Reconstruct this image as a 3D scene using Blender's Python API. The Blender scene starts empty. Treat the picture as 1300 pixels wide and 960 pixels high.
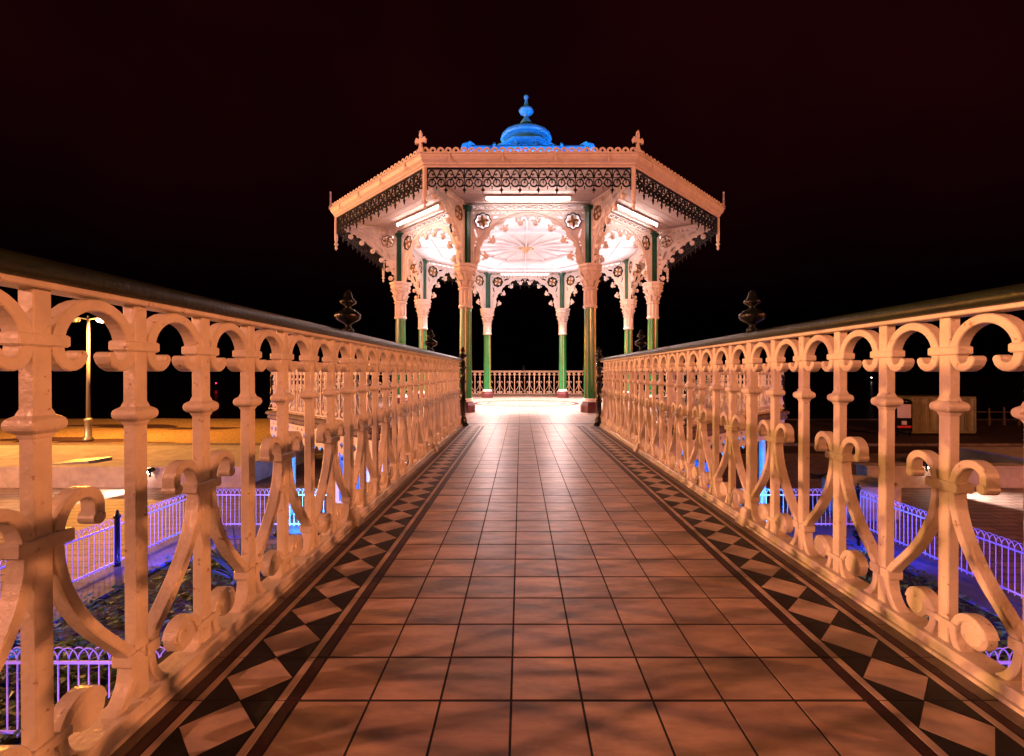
import bpy, bmesh, math, random
from math import sin, cos, pi, radians, sqrt, atan2, tan
from mathutils import Vector, Matrix
random.seed(7)
SC = bpy.context.scene
COL = SC.collection

# ------------------------------------------------------------------ camera
CAMX, CAMZ = -0.175, 0.88
cd = bpy.data.cameras.new('camera'); cam = bpy.data.objects.new('camera', cd); COL.objects.link(cam)
cam.location = (CAMX, 0, CAMZ); cam.rotation_euler = (radians(90), 0, 0)
cd.sensor_width = 36.0; cd.lens = 36.0 * 585 / 1300
cd.shift_x = -11 / 1300; cd.shift_y = -3 / 1300
cd.clip_start = 0.02; cd.clip_end = 5000
SC.camera = cam
# ------------------------------------------------------------------ world: night sky with a faint red glow of the town
W = bpy.data.worlds.new('World'); SC.world = W; W.use_nodes = True
nt = W.node_tree; nt.nodes.clear()
wo = nt.nodes.new('ShaderNodeOutputWorld'); bg = nt.nodes.new('ShaderNodeBackground')
tc = nt.nodes.new('ShaderNodeTexCoord'); sx = nt.nodes.new('ShaderNodeSeparateXYZ')
nz = nt.nodes.new('ShaderNodeTexNoise'); nz.inputs['Scale'].default_value = 1.6; nz.inputs['Detail'].default_value = 4
nt.links.new(tc.outputs['Generated'], nz.inputs['Vector']); nt.links.new(tc.outputs['Generated'], sx.inputs[0])
m1 = nt.nodes.new('ShaderNodeMapRange'); m1.inputs[1].default_value = 0.12; m1.inputs[2].default_value = 0.75
nt.links.new(sx.outputs['Z'], m1.inputs[0])
ab = nt.nodes.new('ShaderNodeMath'); ab.operation = 'ABSOLUTE'; nt.links.new(sx.outputs['X'], ab.inputs[0])
m2 = nt.nodes.new('ShaderNodeMapRange'); m2.inputs[1].default_value = 0.0; m2.inputs[2].default_value = 0.75
m2.inputs[3].default_value = 0.35; m2.inputs[4].default_value = 1.0
nt.links.new(ab.outputs[0], m2.inputs[0])
mm = nt.nodes.new('ShaderNodeMath'); mm.operation = 'MULTIPLY'; nt.links.new(m1.outputs[0], mm.inputs[0]); nt.links.new(m2.outputs[0], mm.inputs[1])
m3 = nt.nodes.new('ShaderNodeMapRange'); m3.inputs[1].default_value = 0.3; m3.inputs[2].default_value = 0.7; m3.inputs[3].default_value = 0.1; m3.inputs[4].default_value = 1.9
nt.links.new(nz.outputs['Fac'], m3.inputs[0])
mm2 = nt.nodes.new('ShaderNodeMath'); mm2.operation = 'MULTIPLY'; nt.links.new(mm.outputs[0], mm2.inputs[0]); nt.links.new(m3.outputs[0], mm2.inputs[1])
mx = nt.nodes.new('ShaderNodeMix'); mx.data_type = 'RGBA'
mx.inputs['A'].default_value = (0.00035, 0.00005, 0.0003, 1); mx.inputs['B'].default_value = (0.015, 0.0011, 0.0018, 1)
nt.links.new(mm2.outputs[0], mx.inputs['Factor']); nt.links.new(mx.outputs['Result'], bg.inputs['Color'])
bg.inputs['Strength'].default_value = 1.0
nt.links.new(bg.outputs[0], wo.inputs[0])
# ------------------------------------------------------------------ exposure
SC.view_settings.view_transform = 'Standard'; SC.view_settings.look = 'None'
SC.view_settings.exposure = 0.0; SC.view_settings.gamma = 1.0; SC.view_settings.use_curve_mapping = False
SC.render.engine = 'CYCLES'
SC.cycles.max_bounces = 6; SC.cycles.diffuse_bounces = 3; SC.cycles.glossy_bounces = 3
SC.cycles.sample_clamp_indirect = 4.0; SC.cycles.caustics_reflective = False; SC.cycles.caustics_refractive = False
SC.cycles.use_denoising = True

def lamp(name, kind, loc, power, color, radius=0.1, target=None, spot=None, blend=0.5, size=None):
    d = bpy.data.lights.new(name, kind); d.energy = power; d.color = color
    if kind in ('POINT', 'SPOT'): d.shadow_soft_size = radius
    if kind == 'SPOT': d.spot_size = radians(spot or 90); d.spot_blend = blend
    if kind == 'AREA' and size: d.shape = 'RECTANGLE'; d.size, d.size_y = size
    o = bpy.data.objects.new(name, d); COL.objects.link(o); o.location = loc
    if target is not None:
        o.rotation_euler = (Vector(target) - Vector(loc)).to_track_quat('-Z', 'Y').to_euler()
    return o
SODIUM = (1.0, 0.30, 0.11); SODIUM_PINK = (1.0, 0.35, 0.215); WHITE = (1.0, 0.84, 0.92); BLUE = (0.0, 0.26, 1.0); VIOLET = (0.09, 0.06, 1.0)
ZC = 14.72                      # distance of the bandstand's centre
# street lamps of the promenade, far pair added as soft fill (posts further down)
lamp('street_light', 'POINT', (24.25, -4.85, 6.5), 27000, SODIUM, 0.22)
lamp('street_light', 'POINT', (-24.25, -4.85, 6.5), 35000, SODIUM_PINK, 0.22)
lamp('street_light', 'POINT', (26.75, -26.0, 6.5), 17000, SODIUM, 0.25)
lamp('street_light', 'POINT', (-26.75, -26.0, 6.5), 20000, SODIUM_PINK, 0.25)
# bandstand house lights: eight small lamps on the capitals, shining up into the ceiling and down on the floor
for k in range(8):
    a = radians(22.5 + 45 * k)
    r = 3.45
    p = (r * cos(a), ZC + r * sin(a), 3.66)
    lamp('capital_uplight', 'SPOT', p, 125, WHITE, 0.05, (1.2 * cos(a), ZC + 1.2 * sin(a), 4.95), 150, 0.6)
    lamp('capital_downlight', 'SPOT', p, 1250, (1.0, 0.62, 0.54), 0.05, (1.4 * cos(a), ZC + 1.4 * sin(a), 0), 105, 0.7)
# blue floodlights on the roof
for k in range(8):
    a = radians(45 * k)
    lamp('roof_blue_light', 'SPOT', (4.45 * cos(a), ZC + 4.45 * sin(a), 5.88), 400, BLUE, 0.05, (3.0 * cos(a), ZC + 3.0 * sin(a), 6.9), 140, 0.4)
    a += radians(22.5)
    lamp('roof_blue_light', 'SPOT', (4.85 * cos(a), ZC + 4.85 * sin(a), 5.92), 300, BLUE, 0.05, (3.2 * cos(a), ZC + 3.2 * sin(a), 6.8), 140, 0.4)
    lamp('lantern_blue_light', 'POINT', (2.2 * cos(a), ZC + 2.2 * sin(a), 7.15), 130, BLUE, 0.05)

# ------------------------------------------------------------------ materials
MATS = {}
def mat(name, col, rough=0.5, metal=0.0, noise=None, bump=None, emit=None, coat=0.0, spec=None, attr=None, streak=None, chips=None):
    """noise=(scale, dark factor); bump=(scale, distance)"""
    if name in MATS: return MATS[name]
    m = bpy.data.materials.new(name); m.use_nodes = True; n = m.node_tree; b = n.nodes['Principled BSDF']
    b.inputs['Base Color'].default_value = (*col, 1); b.inputs['Roughness'].default_value = rough; b.inputs['Metallic'].default_value = metal
    if spec is not None: b.inputs['Specular IOR Level'].default_value = spec
    if coat: b.inputs['Coat Weight'].default_value = coat; b.inputs['Coat Roughness'].default_value = 0.12
    tcn = n.nodes.new('ShaderNodeTexCoord')
    src = None
    if noise:
        nn = n.nodes.new('ShaderNodeTexNoise'); nn.inputs['Scale'].default_value = noise[0]; nn.inputs['Detail'].default_value = 6; nn.inputs['Roughness'].default_value = 0.65
        if streak:
            mp = n.nodes.new('ShaderNodeMapping'); mp.inputs['Scale'].default_value = streak
            n.links.new(tcn.outputs['Object'], mp.inputs['Vector']); n.links.new(mp.outputs[0], nn.inputs['Vector'])
        else:
            n.links.new(tcn.outputs['Object'], nn.inputs['Vector'])
        mr = n.nodes.new('ShaderNodeMapRange'); mr.inputs[1].default_value = 0.35; mr.inputs[2].default_value = 0.62
        n.links.new(nn.outputs['Fac'], mr.inputs[0])
        mi = n.nodes.new('ShaderNodeMix'); mi.data_type = 'RGBA'
        d = noise[1]; dc = noise[2] if len(noise) > 2 else tuple(c * d for c in col)
        mi.inputs['A'].default_value = (*dc, 1); mi.inputs['B'].default_value = (*col, 1)
        n.links.new(mr.outputs[0], mi.inputs['Factor']); n.links.new(mi.outputs['Result'], b.inputs['Base Color'])
        r2 = n.nodes.new('ShaderNodeMapRange'); r2.inputs[3].default_value = min(1, rough * 1.35); r2.inputs[4].default_value = rough * 0.8
        n.links.new(nn.outputs['Fac'], r2.inputs[0]); n.links.new(r2.outputs[0], b.inputs['Roughness'])
        src = mi.outputs['Result']
    if chips:
        cn = n.nodes.new('ShaderNodeTexNoise'); cn.inputs['Scale'].default_value = 38; cn.inputs['Detail'].default_value = 8; cn.inputs['Roughness'].default_value = 0.7
        oi = n.nodes.new('ShaderNodeObjectInfo'); va = n.nodes.new('ShaderNodeVectorMath'); va.operation = 'ADD'
        n.links.new(tcn.outputs['Object'], va.inputs[0]); n.links.new(oi.outputs['Location'], va.inputs[1]); n.links.new(va.outputs[0], cn.inputs['Vector'])
        cr_ = n.nodes.new('ShaderNodeMapRange'); cr_.inputs[1].default_value = 0.615; cr_.inputs[2].default_value = 0.68
        n.links.new(cn.outputs['Fac'], cr_.inputs[0])
        cm = n.nodes.new('ShaderNodeMix'); cm.data_type = 'RGBA'; cm.inputs['B'].default_value = (*chips, 1)
        n.links.new(cr_.outputs[0], cm.inputs['Factor']); n.links.new(src, cm.inputs['A']); n.links.new(cm.outputs['Result'], b.inputs['Base Color']); src = cm.outputs['Result']
        n.links.new(va.outputs[0], nn.inputs['Vector'])
    if attr:
        at = n.nodes.new('ShaderNodeAttribute'); at.attribute_name = 'tint'
        mu = n.nodes.new('ShaderNodeMix'); mu.data_type = 'RGBA'; mu.blend_type = 'MULTIPLY'; mu.inputs['Factor'].default_value = 1
        if src: n.links.new(src, mu.inputs['A'])
        else: mu.inputs['A'].default_value = (*col, 1)
        n.links.new(at.outputs['Color'], mu.inputs['B']); n.links.new(mu.outputs['Result'], b.inputs['Base Color'])
    if bump:
        bn = n.nodes.new('ShaderNodeTexNoise'); bn.inputs['Scale'].default_value = bump[0]; bn.inputs['Detail'].default_value = 5
        n.links.new(tcn.outputs['Object'], bn.inputs['Vector'])
        bu = n.nodes.new('ShaderNodeBump'); bu.inputs['Distance'].default_value = bump[1]; bu.inputs['Strength'].default_value = 0.6
        n.links.new(bn.outputs['Fac'], bu.inputs['Height']); n.links.new(bu.outputs[0], b.inputs['Normal'])
    if emit:
        b.inputs['Emission Color'].default_value = (*emit[0], 1); b.inputs['Emission Strength'].default_value = emit[1]
    MATS[name] = m
    return m
CREAM = mat('cream_gloss_paint', (0.76, 0.68, 0.57), 0.27, noise=(7, 0.78), bump=(60, 0.004), chips=(0.30, 0.16, 0.08))
CREAM_B = mat('cream_bandstand_paint', (0.74, 0.66, 0.60), 0.42, noise=(5, 0.86), bump=(30, 0.004))
PINKW = mat('white_ceiling_paint', (0.80, 0.76, 0.76), 0.5, noise=(2.5, 0.88))
RAILDK = mat('dark_green_handrail_paint', (0.012, 0.016, 0.010), 0.30, noise=(14, 0.5, (0.020, 0.032, 0.010)), bump=(70, 0.004), streak=(3, 0.4, 3))
BLACK = mat('black_gloss_paint', (0.008, 0.010, 0.009), 0.22, noise=(20, 0.6), bump=(40, 0.002))
LACE = mat('black_cast_lace_paint', (0.006, 0.006, 0.009), 0.45, spec=0.2)
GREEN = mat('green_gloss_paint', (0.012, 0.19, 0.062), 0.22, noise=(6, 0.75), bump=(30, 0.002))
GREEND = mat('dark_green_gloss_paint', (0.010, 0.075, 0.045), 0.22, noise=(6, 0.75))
GOLD = mat('gold_and_orange_glint', (0.34, 0.16, 0.035), 0.35, 0.3, noise=(30, 0.5))
MAROON = mat('maroon_paint', (0.10, 0.022, 0.030), 0.4, noise=(12, 0.6))
TILE = mat('buff_floor_tile', (0.54, 0.38, 0.29), 0.34, noise=(7, 0.66), bump=(25, 0.0012), attr=True, streak=(1, 3.2, 1))
BUFF = mat('buff_border_tile', (0.58, 0.44, 0.34), 0.36, noise=(12, 0.75), bump=(30, 0.001), attr=True)
TBLACK = mat('black_border_tile', (0.008, 0.007, 0.010), 0.42, spec=0.2, noise=(14, 0.6), bump=(30, 0.001))
TMAR = mat('maroon_border_tile', (0.045, 0.010, 0.013), 0.4, spec=0.25, noise=(14, 0.6), bump=(30, 0.001))
TBROWN = mat('brown_edge_tile', (0.20, 0.145, 0.10), 0.42, noise=(9, 0.6), bump=(25, 0.001), attr=True)
GROUT = mat('dark_grout', (0.028, 0.02, 0.018), 0.8, noise=(30, 0.6))
STONE = mat('weathered_deck_stone', (0.16, 0.12, 0.11), 0.7, noise=(4, 0.5), bump=(14, 0.01))
CONC = mat('pale_concrete', (0.44, 0.39, 0.31), 0.8, noise=(2.2, 0.68), bump=(18, 0.006))
ZINC = mat('zinc_blue_light_tint', (0.035, 0.28, 0.40), 0.42, 0.1, noise=(4, 0.6), bump=(12, 0.006))  # zinc tinted blue, so the floodlight colour is partly in the base
WHITEF = mat('white_fence_paint', (0.70, 0.66, 0.72), 0.4)
WALLW = mat('white_render_wall', (0.55, 0.60, 0.66), 0.6, noise=(2, 0.8), bump=(12, 0.004))
DOORB = mat('blue_door_paint', (0.05, 0.22, 0.55), 0.35, noise=(4, 0.7))
GLASS = mat('dark_window_glass', (0.01, 0.015, 0.03), 0.06)
BRONZE = mat('bronze_boss', (0.50, 0.36, 0.22), 0.4, 0.3)
STEEL = mat('galvanised_steel', (0.35, 0.35, 0.34), 0.4, 0.7, noise=(10, 0.7))
SHINGLE = mat('beach_shingle', (0.36, 0.24, 0.10), 0.9, noise=(7, 0.45), bump=(9, 0.05))
SOIL = mat('garden_soil', (0.018, 0.022, 0.010), 0.9, noise=(6, 0.5), bump=(8, 0.04))
LEAF = mat('ground_cover_leaf', (0.075, 0.17, 0.028), 0.5, noise=(5, 0.5))
LEAF2 = mat('spiky_plant_leaf', (0.030, 0.085, 0.040), 0.45, noise=(5, 0.6))
WATER = mat('dark_sea', (0.003, 0.003, 0.006), 0.25, bump=(1.5, 0.1))
LAMPPOST = mat('lamp_post_paint', (0.16, 0.15, 0.13), 0.55)
KERB_BLUE = mat('kerb_blue_light_tint', (0.10, 0.11, 0.17), 0.6, noise=(5, .7), bump=(12, .006))  # dark kerb stone, its colour shifted towards the blue light on it
OLIVE = mat('olive_corrugated_steel', (0.22, 0.19, 0.09), 0.5, noise=(3, 0.7))
SIGNW = mat('pale_notice_panel', (0.60, 0.50, 0.55), 0.4)
SIGNR = mat('red_notice_strip', (0.65, 0.05, 0.06), 0.4)
WOOD = mat('weathered_groyne_wood', (0.16, 0.11, 0.07), 0.8, noise=(8, 0.6))
TUBE = mat('lit_fluorescent_tube', (0.9, 0.9, 0.9), 0.4, emit=((1.0, 0.76, 0.72), 33))
LAMPON = mat('lit_lamp_lens', (0.9, 0.9, 0.9), 0.3, emit=((1.0, 0.72, 0.42), 60))
SPOTON = mat('lit_spotlight_lens', (0.9, 0.9, 0.9), 0.3, emit=((1.0, 0.75, 0.62), 90))
BLUEON = mat('lit_blue_lens', (0.5, 0.6, 0.9), 0.3, emit=((0.05, 0.25, 1.0), 12))
REDON = mat('lit_red_lens', (0.9, 0.1, 0.1), 0.3, emit=((1.0, 0.02, 0.08), 9))
WHITEON = mat('lit_far_lens', (0.9, 0.9, 0.9), 0.3, emit=((1.0, 0.8, 0.7), 25))

def brick_mat(name, c1, c2, mortar, bw, bh, rough=0.6, msize=0.006, offset=0.5, rot=0.0):
    m = bpy.data.materials.new(name); m.use_nodes = True; n = m.node_tree; b = n.nodes['Principled BSDF']
    t = n.nodes.new('ShaderNodeTexCoord'); mp = n.nodes.new('ShaderNodeMapping'); mp.inputs['Rotation'].default_value[2] = rot
    br = n.nodes.new('ShaderNodeTexBrick'); br.offset = offset
    br.inputs['Color1'].default_value = (*c1, 1); br.inputs['Color2'].default_value = (*c2, 1); br.inputs['Mortar'].default_value = (*mortar, 1)
    br.inputs['Scale'].default_value = 1; br.inputs['Brick Width'].default_value = bw; br.inputs['Row Height'].default_value = bh; br.inputs['Mortar Size'].default_value = msize
    n.links.new(t.outputs['Object'], mp.inputs['Vector']); n.links.new(mp.outputs[0], br.inputs['Vector'])
    nn = n.nodes.new('ShaderNodeTexNoise'); nn.inputs['Scale'].default_value = 3; nn.inputs['Detail'].default_value = 6
    n.links.new(t.outputs['Object'], nn.inputs['Vector'])
    mr = n.nodes.new('ShaderNodeMapRange'); mr.inputs[1].default_value = 0.3; mr.inputs[2].default_value = 0.7; mr.inputs[3].default_value = 0.65; mr.inputs[4].default_value = 1.05
    n.links.new(nn.outputs['Fac'], mr.inputs[0])
    mu = n.nodes.new('ShaderNodeMix'); mu.data_type = 'RGBA'; mu.blend_type = 'MULTIPLY'; mu.inputs['Factor'].default_value = 1
    n.links.new(br.outputs['Color'], mu.inputs['A']); n.links.new(mr.outputs[0], mu.inputs['B'])
    n.links.new(mu.outputs['Result'], b.inputs['Base Color']); b.inputs['Roughness'].default_value = rough
    bu = n.nodes.new('ShaderNodeBump'); bu.inputs['Distance'].default_value = 0.003; bu.invert = True
    n.links.new(br.outputs['Fac'], bu.inputs['Height']); n.links.new(bu.outputs[0], b.inputs['Normal'])
    return m
PAVE = brick_mat('brick_paving', (0.30, 0.21, 0.18), (0.21, 0.15, 0.13), (0.06, 0.045, 0.04), 0.6, 0.3, 0.6, 0.02)
ASPH_DIM = brick_mat('dark_ground_and_dim_beach', (0.055, 0.020, 0.018), (0.05, 0.018, 0.016), (0.04, 0.015, 0.012), 3, 3, 0.75, 0.02)  # dark red tone also stands for the weakly lit beach at right
BSTILE = brick_mat('bandstand_floor_tiles', (0.55, 0.42, 0.37), (0.50, 0.38, 0.33), (0.10, 0.06, 0.05), 0.2, 0.2, 0.36, 0.004, 0.0)

# ------------------------------------------------------------------ mesh helpers
class MB:
    def __init__(s): s.v = []; s.f = []; s.mi = []; s.sm = []; s.tint = []; s.cur = 0; s.smooth = False; s.t = (1, 1, 1)
    def add(s, vs, fs, smooth=None):
        o = len(s.v); s.v += [tuple(p) for p in vs]
        for f in fs:
            s.f.append(tuple(i + o for i in f)); s.mi.append(s.cur); s.sm.append(s.smooth if smooth is None else smooth); s.tint.append(s.t)
        return s
    def box(s, x0, x1, y0, y1, z0, z1, ch=0.0):
        if ch:
            return s.loft([(x0 + x1) / 2, (y0 + y1) / 2], [((x1 - x0) / 2 - c, (y1 - y0) / 2 - c, z) for c, z in ((ch, z0), (0, z0 + ch), (0, z1 - ch), (ch, z1))])
        v = [(x, y, z) for z in (z0, z1) for x, y in ((x0, y0), (x1, y0), (x1, y1), (x0, y1))]
        return s.add(v, [(3, 2, 1, 0), (4, 5, 6, 7), (0, 1, 5, 4), (1, 2, 6, 5), (2, 3, 7, 6), (3, 0, 4, 7)], False)
    def loft(s, c, loops, cc=0.0):
        """rectangular loops (hx, hy, z) about c, with corners cut by cc"""
        vs = []; n = 8 if cc else 4
        for hx, hy, z in loops:
            if cc:
                k = min(cc, hx * .6, hy * .6)
                pts = [(hx - k, -hy), (hx, -hy + k), (hx, hy - k), (hx - k, hy), (-hx + k, hy), (-hx, hy - k), (-hx, -hy + k), (-hx + k, -hy)]
            else: pts = [(hx, -hy), (hx, hy), (-hx, hy), (-hx, -hy)]
            vs += [(c[0] + x, c[1] + y, z) for x, y in pts]
        fs = [tuple(range(n))[::-1], tuple((len(loops) - 1) * n + i for i in range(n))]
        for k in range(len(loops) - 1):
            for i in range(n):
                j = (i + 1) % n
                fs.append((k * n + i, k * n + j, (k + 1) * n + j, (k + 1) * n + i))
        return s.add(vs, fs, False)
    def lathe(s, prof, n=24, c=(0, 0, 0), phase=0.0, mod=None, smooth=True, caps=True):
        vs = []
        for r, z in prof:
            for i in range(n):
                a = 2 * pi * i / n + phase
                rr = r * (mod(i, z) if mod else 1)
                vs.append((c[0] + rr * cos(a), c[1] + rr * sin(a), c[2] + z))
        fs = []
        for k in range(len(prof) - 1):
            for i in range(n):
                j = (i + 1) % n
                fs.append((k * n + i, k * n + j, (k + 1) * n + j, (k + 1) * n + i))
        if caps:
            fs.append(tuple(range(n))[::-1]); m = (len(prof) - 1) * n; fs.append(tuple(m + i for i in range(n)))
        return s.add(vs, fs, smooth)
    def bar(s, path, w, t, fr, closed=False, ch=0.0):
        """flat bar following a 2-D path; fr maps (u, v, d) to 3-D; w in plane, t across; ch chamfers the section"""
        n = len(path); offs = []
        for i in range(n):
            a = path[i - 1] if (i > 0 or closed) else path[i]
            b = path[(i + 1) % n] if (i < n - 1 or closed) else path[i]
            dx, dy = b[0] - a[0], b[1] - a[1]; l = math.hypot(dx, dy) or 1
            offs.append((-dy / l, dx / l))
        h = w / 2; d = t / 2
        if ch: sec = [(-h, -d + ch), (-h + ch, -d), (h - ch, -d), (h, -d + ch), (h, d - ch), (h - ch, d), (-h + ch, d), (-h, d - ch)]
        else: sec = [(-h, -d), (h, -d), (h, d), (-h, d)]
        k = len(sec); vs = []
        for i in range(n):
            (u, v), (nx, ny) = path[i][:2], offs[i]
            sc = path[i][2] if len(path[i]) > 2 else 1
            for q, e in sec: vs.append(fr(u + nx * q * sc, v + ny * q * sc, e))
        fs = []
        for i in range(n if closed else n - 1):
            j = (i + 1) % n
            for q in range(k):
                r = (q + 1) % k
                fs.append((i * k + q, i * k + r, j * k + r, j * k + q))
        if not closed:
            fs.append(tuple(range(k))[::-1]); fs.append(tuple((n - 1) * k + q for q in range(k)))
        return s.add(vs, fs)
    def disc(s, u, v, r, t, fr, n=12, dome=0.0):
        vs = []
        for rr, e in ((r * .75, -t / 2 - dome), (r, -t / 2 + r * .2), (r, t / 2 - r * .2), (r * .75, t / 2 + dome)):
            for i in range(n): vs.append(fr(u + rr * cos(2 * pi * i / n), v + rr * sin(2 * pi * i / n), e))
        fs = [tuple(range(n))[::-1], tuple(3 * n + i for i in range(n))]
        for k in range(3):
            for i in range(n):
                j = (i + 1) % n; fs.append((k * n + i, k * n + j, (k + 1) * n + j, (k + 1) * n + i))
        return s.add(vs, fs)
    def fret(s, outlines, t, fr):
        """flat plate with holes: outer outline first, holes after; none may overlap"""
        cu = bpy.data.curves.new('fret', 'CURVE'); cu.dimensions = '2D'; cu.fill_mode = 'BOTH'; cu.extrude = t / 2
        for o in outlines:
            sp = cu.splines.new('POLY'); sp.points.add(len(o) - 1); sp.use_cyclic_u = True
            for i, (u, v) in enumerate(o): sp.points[i].co = (u, v, 0, 1)
        ob = bpy.data.objects.new('fret', cu); COL.objects.link(ob)
        dg = bpy.context.evaluated_depsgraph_get()
        me = bpy.data.meshes.new_from_object(ob.evaluated_get(dg))
        s.add([fr(p.co.x, p.co.y, p.co.z) for p in me.vertices], [tuple(f.vertices) for f in me.polygons], False)
        bpy.data.objects.remove(ob); bpy.data.curves.remove(cu); bpy.data.meshes.remove(me)
        return s
    def mesh(s, name, mats):
        me = bpy.data.meshes.new(name); me.from_pydata(s.v, [], s.f)
        if not isinstance(mats, (list, tuple)): mats = [mats]
        for m in mats: me.materials.append(m)
        me.polygons.foreach_set('material_index', s.mi); me.polygons.foreach_set('use_smooth', s.sm)
        if any(t != (1, 1, 1) for t in s.tint):
            pass
        ca = me.color_attributes.new('tint', 'FLOAT_COLOR', 'CORNER')
        data = []
        for p, t in zip(me.polygons, s.tint): data += [*t, 1.0] * p.loop_total
        ca.data.foreach_set('color', data)
        bm = bmesh.new(); bm.from_mesh(me); bmesh.ops.recalc_face_normals(bm, faces=bm.faces); bm.to_mesh(me); bm.free()
        me.update()
        return me
    def build(s, name, mats, parent=None, **kw):
        return inst(name, s.mesh(name, mats), parent, **kw)
def inst(name, me, parent=None, loc=None, rot=None):
    o = bpy.data.objects.new(name, me); COL.objects.link(o); o.parent = parent
    if loc is not None: o.location = loc
    if rot is not None: o.rotation_euler = rot
    return o
def tag(o, label=None, cat=None, group=None, kind=None):
    for k, v in (('label', label), ('category', cat), ('group', group), ('kind', kind)):
        if v: o[k] = v
    return o
def thing(name, label, cat, loc=(0, 0, 0), rz=0.0, group=None):
    o = bpy.data.objects.new(name, None); COL.objects.link(o); o.location = loc; o.rotation_euler = (0, 0, rz); o.empty_display_size = .1
    return tag(o, label, cat, group)
def copy_tree(o, parent=None):
    kids = [c for c in ALLKIDS.get(o.name, [])] if False else [c for c in bpy.data.objects if c.parent == o]
    c = o.copy(); COL.objects.link(c); c.parent = parent
    for ch in kids: copy_tree(ch, c)
    return c
def smooth(pts, it=2, closed=False):
    for _ in range(it):
        q = []; n = len(pts)
        if not closed: q.append(pts[0])
        for i in range(n if closed else n - 1):
            a, b = pts[i], pts[(i + 1) % n]
            q.append(tuple(.75 * x + .25 * y for x, y in zip(a, b))); q.append(tuple(.25 * x + .75 * y for x, y in zip(a, b)))
        if not closed: q.append(pts[-1])
        pts = q
    return pts
def circ(u, v, r, n=14, a0=0.0): return [(u + r * cos(a0 + 2 * pi * i / n), v + r * sin(a0 + 2 * pi * i / n)) for i in range(n)]
def flower(u, v, r, lobes=8, d=.14, n=48): return [(u + r * (1 - d + d * abs(cos(lobes * pi * i / n))) * cos(2 * pi * i / n), v + r * (1 - d + d * abs(cos(lobes * pi * i / n))) * sin(2 * pi * i / n)) for i in range(n)]
def seg(u0, v0, r, a0, a1, n=10): return [(u0 + r * cos(radians(a0 + (a1 - a0) * i / n)), v0 + r * sin(radians(a0 + (a1 - a0) * i / n))) for i in range(n + 1)]
YZ = lambda u, v, d: (d, u, v)          # railing plane
XZ = lambda u, v, d: (u, d, v)

# ------------------------------------------------------------------ FOOTBRIDGE FLOOR (tiles)
SL = 0.0068; YE = 8.10; YS = -3.5
H = lambda y: -SL * (YE - y)
mb = MB(); mb.cur = 0
mb.box(-1.40, 1.40, YS, YE, -0.0, 0.0) if False else None
def slab(mb, x0, x1, y0, y1, z0, z1, ch=0.0015):
    """a tile whose top follows the slope"""
    v = [(x0, y0, H(y0) + z0), (x1, y0, H(y0) + z0), (x1, y1, H(y1) + z0), (x0, y1, H(y1) + z0),
         (x0 + ch, y0 + ch, H(y0) + z1), (x1 - ch, y0 + ch, H(y0) + z1), (x1 - ch, y1 - ch, H(y1) + z1), (x0 + ch, y1 - ch, H(y1) + z1)]
    mb.add(v, [(4, 5, 6, 7), (0, 1, 5, 4), (1, 2, 6, 5), (2, 3, 7, 6), (3, 0, 4, 7)], False)
def poly_tile(mb, pts, z0, z1):
    n = len(pts); cx = sum(p[0] for p in pts) / n; cy = sum(p[1] for p in pts) / n
    v = [(x, y, H(y) + z0) for x, y in pts] + [(cx + (x - cx) * .975, cy + (y - cy) * .975, H(y) + z1) for x, y in pts]
    mb.add(v, [tuple(n + i for i in range(n))] + [(i, (i + 1) % n, n + (i + 1) % n, n + i) for i in range(n)], False)
base = MB()
for x0, x1, za, zb, in ((-1.36, 1.36, -0.30, -0.0012),):
    v = [(x, y, H(y) + z) for z in (za, zb) for x, y in ((x0, YS), (x1, YS), (x1, YE), (x0, YE))]
    base.add(v, [(3, 2, 1, 0), (4, 5, 6, 7), (0, 1, 5, 4), (1, 2, 6, 5), (2, 3, 7, 6), (3, 0, 4, 7)])
tag(base.build('bridge_deck', GROUT), kind='structure')
mb = MB()
ty0 = 1.5135 - .199 * 25; TW = .202; TL = .199
rows = []
y = ty0
while y < YE - .10:
    rows.append(y); y += TL
rnd = random.Random(3)
def rt(a=.12, warm=.04):
    b = 1 + rnd.uniform(-a, a * .6); return (b * (1 + rnd.uniform(0, warm)), b, b * (1 - rnd.uniform(0, warm)))
for y in rows:
    y1 = min(y + TL, YE - .05)
    for i in range(8):
        x = -.808 + TW * i; mb.cur = 0; mb.t = rt(.25); slab(mb, x + .0022, x + TW - .0022, y + .0040, y1 - .0040, -.006, 0 + rnd.uniform(-.0003, .0003))
    for sgn in (-1, 1):
        def S(a, b): return (sgn * b, sgn * a) if sgn < 0 else (a, b)
        for (a, b, m, tt) in ((.810, .843, 3, 0), (.845, .872, 1, 1), (1.080, 1.106, 1, 1), (1.108, 1.140, 3, 0), (1.142, 1.203, 4, 1)):
            p, q = S(a, b); mb.cur = m; mb.t = rt(.12) if tt else (1, 1, 1)
            slab(mb, p + .0006, q - .0006, y + .001, y1 - .001, -.006, 0)
        c = sgn * .976; h = .102; ym = (y + y1) / 2; L = (y1 - y) / 2
        mb.cur = 1; mb.t = rt(.12); poly_tile(mb, [(c, ym - L), (c + h, ym), (c, ym + L), (c - h, ym)], -.006, 0)
        mb.cur = 2; mb.t = (1, 1, 1)
        for su in (-1, 1):
            poly_tile(mb, [(c, ym - L), (c + su * h, ym), (c + su * h, ym - L)], -.006, 0)
            poly_tile(mb, [(c, ym + L), (c + su * h, ym), (c + su * h, ym + L)], -.006, 0)
mb.cur = 3; mb.t = (1, 1, 1); slab(mb, -1.14, 1.14, YE - .048, YE - .002, -.006, 0)
tag(mb.build('bridge_floor', [TILE, BUFF, TBLACK, TMAR, TBROWN]), kind='structure')

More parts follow.
